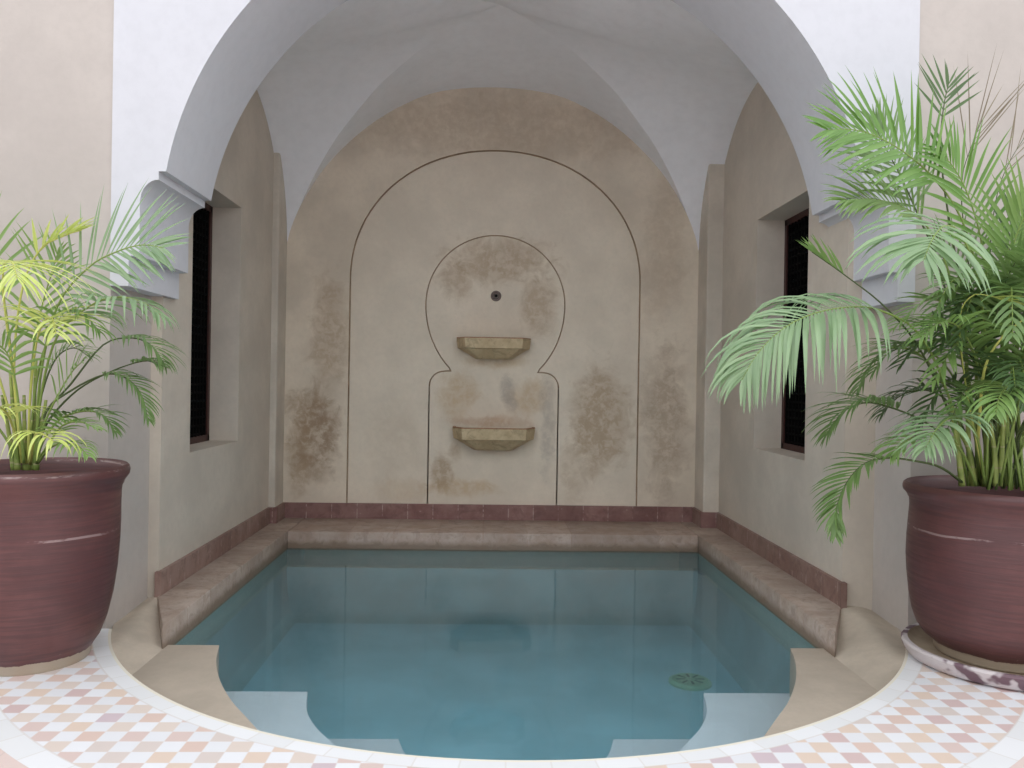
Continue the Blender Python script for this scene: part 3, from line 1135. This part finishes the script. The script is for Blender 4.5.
g, yl, dk = stalk_mat, stalk_yel, stalk_dark
LF = [
    # mat, stalk, leaflet, pairs, options, path (px, py, depth)
    ('pale', g, .29, 22, dict(start=.36, droop=.22, up=(-.1, -1, .35), lift=.1, fan=.85, width=.011), [(36, 462, 2.86), (40, 380, 2.84), (57, 307, 2.80), (88, 268, 2.76), (116, 252, 2.72), (142, 245, 2.69), (164, 248, 2.66)]),
    ('pale', g, .21, 17, dict(start=.42, droop=1.5, lift=.05, width=.0125), [(34, 462, 2.84), (42, 390, 2.82), (58, 335, 2.78), (90, 306, 2.73), (116, 297, 2.69), (142, 302, 2.66), (162, 316, 2.63)]),
    ('mid', dk, .17, 17, dict(start=.60, droop=1.1), [(33, 462, 2.88), (40, 420, 2.90), (70, 385, 2.92), (103, 345, 2.93), (132, 338, 2.93), (152, 346, 2.92), (164, 364, 2.91)]),
    ('mid', dk, .13, 20, dict(start=.50, droop=.9), [(34, 462, 2.84), (46, 412, 2.85), (72, 390, 2.85), (103, 375, 2.85), (124, 377, 2.84), (141, 394, 2.83), (148, 420, 2.82)]),
    ('mid', dk, .10, 14, dict(start=.72, droop=.9), [(34, 462, 2.86), (46, 425, 2.88), (75, 392, 2.89), (110, 372, 2.89), (144, 361, 2.88), (160, 366, 2.87)]),
    ('mid', g, .12, 18, dict(start=.35, droop=.8), [(35, 462, 2.84), (46, 436, 2.83), (62, 418, 2.82), (86, 411, 2.80), (104, 416, 2.78), (115, 432, 2.77)]),
    ('green', g, .10, 14, dict(start=.35, droop=.7), [(36, 463, 2.80), (48, 445, 2.75), (62, 426, 2.70), (80, 422, 2.66), (100, 430, 2.63)]),
    ('yellow', yl, .17, 8, dict(start=.45, droop=2.2, width=.010), [(30, 464, 2.78), (34, 440, 2.68), (38, 433, 2.60), (46, 436, 2.54), (54, 442, 2.50)]),
    ('green', g, .10, 9, dict(start=.4, droop=1.6), [(38, 463, 2.80), (50, 448, 2.74), (64, 443, 2.68), (78, 446, 2.63), (88, 456, 2.60)]),
    ('yellow', yl, .30, 20, dict(start=.55, droop=1.0, lift=.0, width=.0085), [(24, 463, 2.84), (14, 380, 2.80), (4, 300, 2.74), (4, 266, 2.66), (12, 262, 2.58), (17, 278, 2.52)]),
    ('yellow', yl, .15, 9, dict(start=.55, droop=.2, fan=.42, width=.011), [(22, 463, 2.84), (14, 370, 2.84), (22, 290, 2.82), (40, 250, 2.79), (64, 236, 2.77), (82, 230, 2.76)]),
    ('yellow', yl, .20, 12, dict(start=.45, droop=.8), [(28, 463, 2.84), (30, 400, 2.80), (36, 345, 2.74), (44, 322, 2.68), (52, 318, 2.62), (56, 334, 2.58)]),
    ('green', g, .22, 14, dict(start=.4, droop=1.3), [(30, 463, 2.86), (34, 400, 2.86), (44, 350, 2.84), (62, 322, 2.80), (84, 316, 2.76), (98, 330, 2.73)]),
    ('green', g, .24, 12, dict(start=.4, droop=.3, up=(0, -1, .3), fan=.8), [(28, 463, 2.86), (30, 400, 2.88), (34, 345, 2.89), (42, 306, 2.89), (52, 272, 2.88), (58, 252, 2.86)]),
    ('yellow', yl, .22, 16, dict(start=.4, droop=.8), [(22, 463, 2.86), (6, 400, 2.84), (-12, 350, 2.82), (-40, 310, 2.79), (-80, 300, 2.76), (-112, 325, 2.74)]),
    ('green', g, .22, 16, dict(start=.4, droop=.8), [(20, 463, 2.84), (0, 430, 2.80), (-25, 405, 2.76), (-60, 395, 2.70), (-95, 412, 2.66)]),
    ('green', g, .24, 15, dict(start=.4, droop=.3, up=(0, -1, .3)), [(24, 463, 2.88), (14, 380, 2.90), (4, 300, 2.92), (-12, 250, 2.92), (-40, 225, 2.92), (-70, 225, 2.92)]),
    ('yellow', yl, .16, 12, dict(start=.4, droop=1.0), [(26, 463, 2.84), (14, 430, 2.76), (6, 412, 2.68), (-4, 408, 2.60), (-16, 424, 2.54)]),
    ('mid', dk, .15, 12, dict(start=.45, droop=.6), [(32, 463, 2.9), (36, 420, 2.93), (46, 380, 2.96), (58, 356, 2.98), (74, 348, 3.0), (88, 356, 3.0)]),
    ('green', g, .15, 9, dict(start=.45, droop=.9, up=(0, -.5, .8)), [(34, 463, 2.84), (44, 425, 2.82), (58, 395, 2.80), (72, 372, 2.78), (84, 360, 2.76)]),
    ('green', g, .18, 9, dict(start=.55, droop=1.0), [(24, 463, 2.80), (20, 420, 2.76), (16, 385, 2.72), (8, 355, 2.68), (-4, 342, 2.64)]),
]
for i, sp_ in enumerate(LF):
    sp_[4]['seed'] = 10 + i
    sp_[4]['width'] = sp_[4].get('width', .0105)*.74
    F(left_palm, lpos, sp_)
for i, (x, xt, yt) in enumerate(((18, 10, 370), (25, 24, 395), (31, 36, 360), (36, 46, 400), (28, 32, 420), (14, 2, 395))):
    cane(left_palm, lpos, [at(x, 470, 2.86 + .02*(i % 3 - 1)), at((x*2+xt)/3, 440, 2.86 + .02*(i % 3 - 1)), at(xt, yt, 2.86)], .013, .006)

RF = [
    ('pale', g, .36, 46, dict(start=.40, droop=1.9, lift=.15, width=.012, up=(.0, -.45, .85)), [(968, 486, 2.84), (950, 400, 2.80), (920, 335, 2.76), (882, 311, 2.72), (852, 307, 2.69), (816, 313, 2.66), (784, 328, 2.64), (758, 353, 2.62), (742, 380, 2.61)]),
    ('vivid', g, .30, 26, dict(start=.50, droop=.25, lift=.1, width=.0125, up=(.1, -1, .3), fan=.9), [(985, 486, 2.86), (984, 380, 2.85), (978, 280, 2.82), (962, 220, 2.79), (938, 183, 2.77), (912, 158, 2.75), (884, 140, 2.73), (856, 130, 2.72), (826, 130, 2.70)]),
    ('pale', g, .31, 16, dict(start=.64, droop=1.0, lift=.1, width=.016, up=(0, -.5, .8)), [(986, 486, 2.82), (988, 390, 2.78), (980, 290, 2.72), (962, 236, 2.65), (945, 226, 2.58), (932, 240, 2.51), (924, 260, 2.46)]),
    ('dark', dk, .20, 7, dict(start=.70, droop=.05, fan=.75, lift=.0, up=(0, -1, .1), width=.008), [(990, 486, 2.9), (972, 350, 2.92), (946, 200, 2.93), (941, 140, 2.93), (944, 105, 2.93), (949, 82, 2.93)]),
    ('dry', dk, .42, 5, dict(start=.72, droop=.05, fan=.32, lift=.0, up=(0, -1, .1), width=.0035, thick=.004), [(990, 486, 2.93), (980, 350, 2.95), (964, 230, 2.96), (962, 180, 2.96), (970, 150, 2.96), (982, 120, 2.96)]),
    ('dry', dk, .40, 4, dict(start=.72, droop=.05, fan=.35, lift=.0, up=(0, -1, .1), width=.0035, thick=.004), [(996, 486, 2.93), (994, 350, 2.95), (990, 260, 2.96), (996, 200, 2.96), (1008, 165, 2.96), (1026, 135, 2.96)]),
    ('mid', dk, .26, 20, dict(start=.52, droop=.15, fan=.9, lift=.0, up=(.2, -1, .2)), [(984, 486, 2.92), (966, 380, 2.94), (940, 270, 2.95), (918, 215, 2.96), (900, 175, 2.96), (884, 145, 2.96), (874, 122, 2.96)]),
    ('vivid', g, .28, 20, dict(start=.42, droop=.3, fan=.85, lift=.1, up=(.1, -1, .3), width=.012), [(990, 486, 2.86), (992, 380, 2.85), (988, 290, 2.83), (980, 235, 2.81), (968, 195, 2.8), (954, 168, 2.79), (938, 150, 2.78)]),
    ('green', g, .28, 20, dict(start=.45, droop=.35, fan=.85, lift=.15, up=(0, -1, .3), width=.012), [(995, 486, 2.84), (1000, 380, 2.82), (1004, 300, 2.79), (1012, 250, 2.76), (1026, 215, 2.73), (1048, 190, 2.70)]),
    ('green', g, .24, 22, dict(start=.52, droop=.5, fan=.8, up=(0, -.8, .6)), [(980, 486, 2.88), (968, 370, 2.88), (948, 270, 2.87), (925, 224, 2.86), (900, 206, 2.85), (870, 199, 2.84), (844, 201, 2.83)]),
    ('mid', dk, .21, 24, dict(start=.45, droop=.8, fan=.85), [(972, 486, 2.86), (952, 446, 2.86), (925, 422, 2.85), (889, 407, 2.83), (864, 403, 2.82), (842, 413, 2.80), (828, 434, 2.79)]),
    ('mid', dk, .15, 28, dict(start=.42, droop=.5, fan=.85), [(962, 482, 2.80), (940, 467, 2.77), (915, 461, 2.74), (888, 458, 2.71), (864, 464, 2.69), (846, 484, 2.67), (836, 510, 2.66), (835, 534, 2.66)]),
    ('pale', g, .22, 22, dict(start=.42, droop=1.0), [(985, 486, 2.82), (978, 440, 2.76), (966, 418, 2.70), (950, 418, 2.63), (936, 430, 2.57), (926, 448, 2.53)]),
    ('green', g, .17, 16, dict(start=.4, droop=1.2), [(1000, 486, 2.80), (1012, 430, 2.74), (1020, 398, 2.66), (1010, 386, 2.58), (1000, 396, 2.52), (996, 414, 2.48)]),
    ('mid', g, .18, 20, dict(start=.42, droop=.8), [(985, 486, 2.9), (968, 410, 2.92), (945, 365, 2.93), (918, 347, 2.94), (892, 348, 2.94), (870, 366, 2.94), (858, 390, 2.93)]),
    ('green', dk, .16, 6, dict(start=.80, droop=.1, fan=.35), [(974, 486, 2.86), (948, 410, 2.84), (918, 346, 2.81), (884, 306, 2.78), (846, 276, 2.75), (812, 252, 2.72)]),
    ('green', g, .20, 18, dict(start=.45, droop=1.0), [(988, 486, 2.84), (986, 420, 2.80), (976, 360, 2.74), (960, 328, 2.68), (940, 323, 2.63), (922, 338, 2.6)]),
    ('dark', dk, .24, 18, dict(start=.42, droop=.35, up=(0, -1, .3)), [(996, 486, 2.92), (1000, 400, 2.94), (1004, 320, 2.96), (1012, 265, 2.98), (1028, 228, 3.0), (1050, 212, 3.0)]),
    ('mid', dk, .22, 18, dict(start=.42, droop=.4, up=(0, -1, .3)), [(992, 486, 2.92), (990, 400, 2.95), (984, 330, 2.98), (972, 285, 3.0), (952, 255, 3.02), (930, 240, 3.02)]),
    ('mid', g, .22, 18, dict(start=.42, droop=.6), [(1000, 486, 2.86), (1010, 420, 2.84), (1024, 350, 2.82), (1046, 310, 2.79), (1080, 300, 2.76)]),
    ('green', g, .22, 18, dict(start=.42, droop=.8), [(1008, 486, 2.84), (1026, 440, 2.8), (1050, 405, 2.75), (1085, 395, 2.7), (1115, 415, 2.68)]),
    ('mid', dk, .20, 14, dict(start=.42, droop=.5, up=(0, -1, .3)), [(994, 486, 2.84), (996, 410, 2.82), (994, 345, 2.78), (1000, 300, 2.74), (1012, 268, 2.70), (1028, 248, 2.67)]),
    ('dark', dk, .19, 18, dict(start=.48, droop=.8), [(982, 486, 2.9), (964, 430, 2.93), (946, 400, 2.96), (924, 390, 2.98), (900, 396, 3.0), (882, 414, 3.0)]),
    ('yellow', yl, .06, 6, dict(start=.8, droop=.1, fan=.3, thick=.007), [(978, 440, 2.80), (984, 372, 2.68), (1000, 340, 2.63), (1020, 322, 2.60), (1044, 305, 2.58)]),
    ('yellow', yl, .12, 4, dict(start=.85, droop=.1, fan=.3, thick=.004), [(985, 486, 2.82), (965, 380, 2.76), (960, 318, 2.70), (972, 296, 2.66), (990, 296, 2.64), (1002, 300, 2.62)]),
    ('mid', g, .18, 14, dict(start=.42, droop=.4, up=(0, -1, .3)), [(1004, 486, 2.88), (1008, 410, 2.90), (1006, 340, 2.92), (1002, 290, 2.93), (1008, 250, 2.94), (1022, 225, 2.94)]),
    ('green', g, .15, 18, dict(start=.45, droop=.9), [(976, 486, 2.82), (962, 452, 2.78), (944, 438, 2.73), (924, 435, 2.69), (904, 442, 2.66), (892, 456, 2.64)]),
    ('mid', g, .20, 16, dict(start=.42, droop=.9), [(978, 486, 2.88), (958, 420, 2.88), (936, 372, 2.87), (912, 350, 2.86), (890, 352, 2.85), (874, 372, 2.84)]),
]
for i, sp_ in enumerate(RF):
    sp_[4]['seed'] = 50 + i
    sp_[4]['width'] = sp_[4].get('width', .0105)*.86
    F(right_palm, rpos, sp_)
for i, (x, xt, yt) in enumerate(((962, 950, 400), (970, 966, 340), (978, 976, 300), (985, 990, 330), (992, 986, 270), (999, 1008, 320), (1006, 1020, 350), (1013, 1034, 380), (974, 958, 430), (989, 998, 400), (996, 990, 420), (1004, 1002, 410))):
    dz = .05*((i*7) % 5 - 2)/2
    cane(right_palm, rpos, [at(x, 486, DR + dz), at((x*2+xt)/3, 450, DR + dz), at(xt, yt, DR + dz)], .014, .007)

er = random.Random(21)
for i in range(26):
    a_ = er.uniform(-PI, PI)
    reach = er.uniform(.28, .48)
    dx_, dz_ = math.cos(a_)*reach, -abs(math.sin(a_))*reach*.8 - .06
    hh = er.uniform(.05, .62)
    b_ = rpos/S
    bx_, by_ = b_.x, b_.y
    h0 = -.36
    top_ = h0 + .25 + hh
    P_ = [w(bx_ + er.uniform(-.1, .1), by_ + er.uniform(-.08, .06), h0), w(bx_ + dx_*.12, by_ + dz_*.12, h0 + (top_-h0)*.55), w(bx_ + dx_*.35, by_ + dz_*.35, top_ - .05),
          w(bx_ + dx_*.68, by_ + dz_*.68, top_ + .04), w(bx_ + dx_, by_ + dz_, top_ - er.uniform(.02, .16))]
    frond(right_palm, rpos, P_, er.uniform(.15, .21)*S, 18, leaf[er.choice(['mid', 'green', 'dark', 'mid', 'mid', 'dark'])], er.choice([g, dk]), start=.42, droop=er.uniform(.3, .7), seed=200+i)

# ------------------------------------------------------------------ light: overcast sky over the courtyard
wd = bpy.data.worlds.new('overcast')
sc.world = wd
wd.use_nodes = True
nt = wd.node_tree
nt.nodes.clear()
wo = nt.nodes.new('ShaderNodeOutputWorld')
bg = nt.nodes.new('ShaderNodeBackground')
bg.inputs[0].default_value = (.93, .96, 1.0, 1)
bg.inputs[1].default_value = 1.98
nt.links.new(bg.outputs[0], wo.inputs[0])

vs_ = sc.view_settings
vs_.view_transform = 'Standard'
vs_.look = 'None'
vs_.gamma = 1.0
vs_.use_curve_mapping = False
vs_.exposure = 0.0
sc.cycles.use_denoising = True
sc.cycles.max_bounces = 12
sc.cycles.diffuse_bounces = 6
sc.cycles.transparent_max_bounces = 16
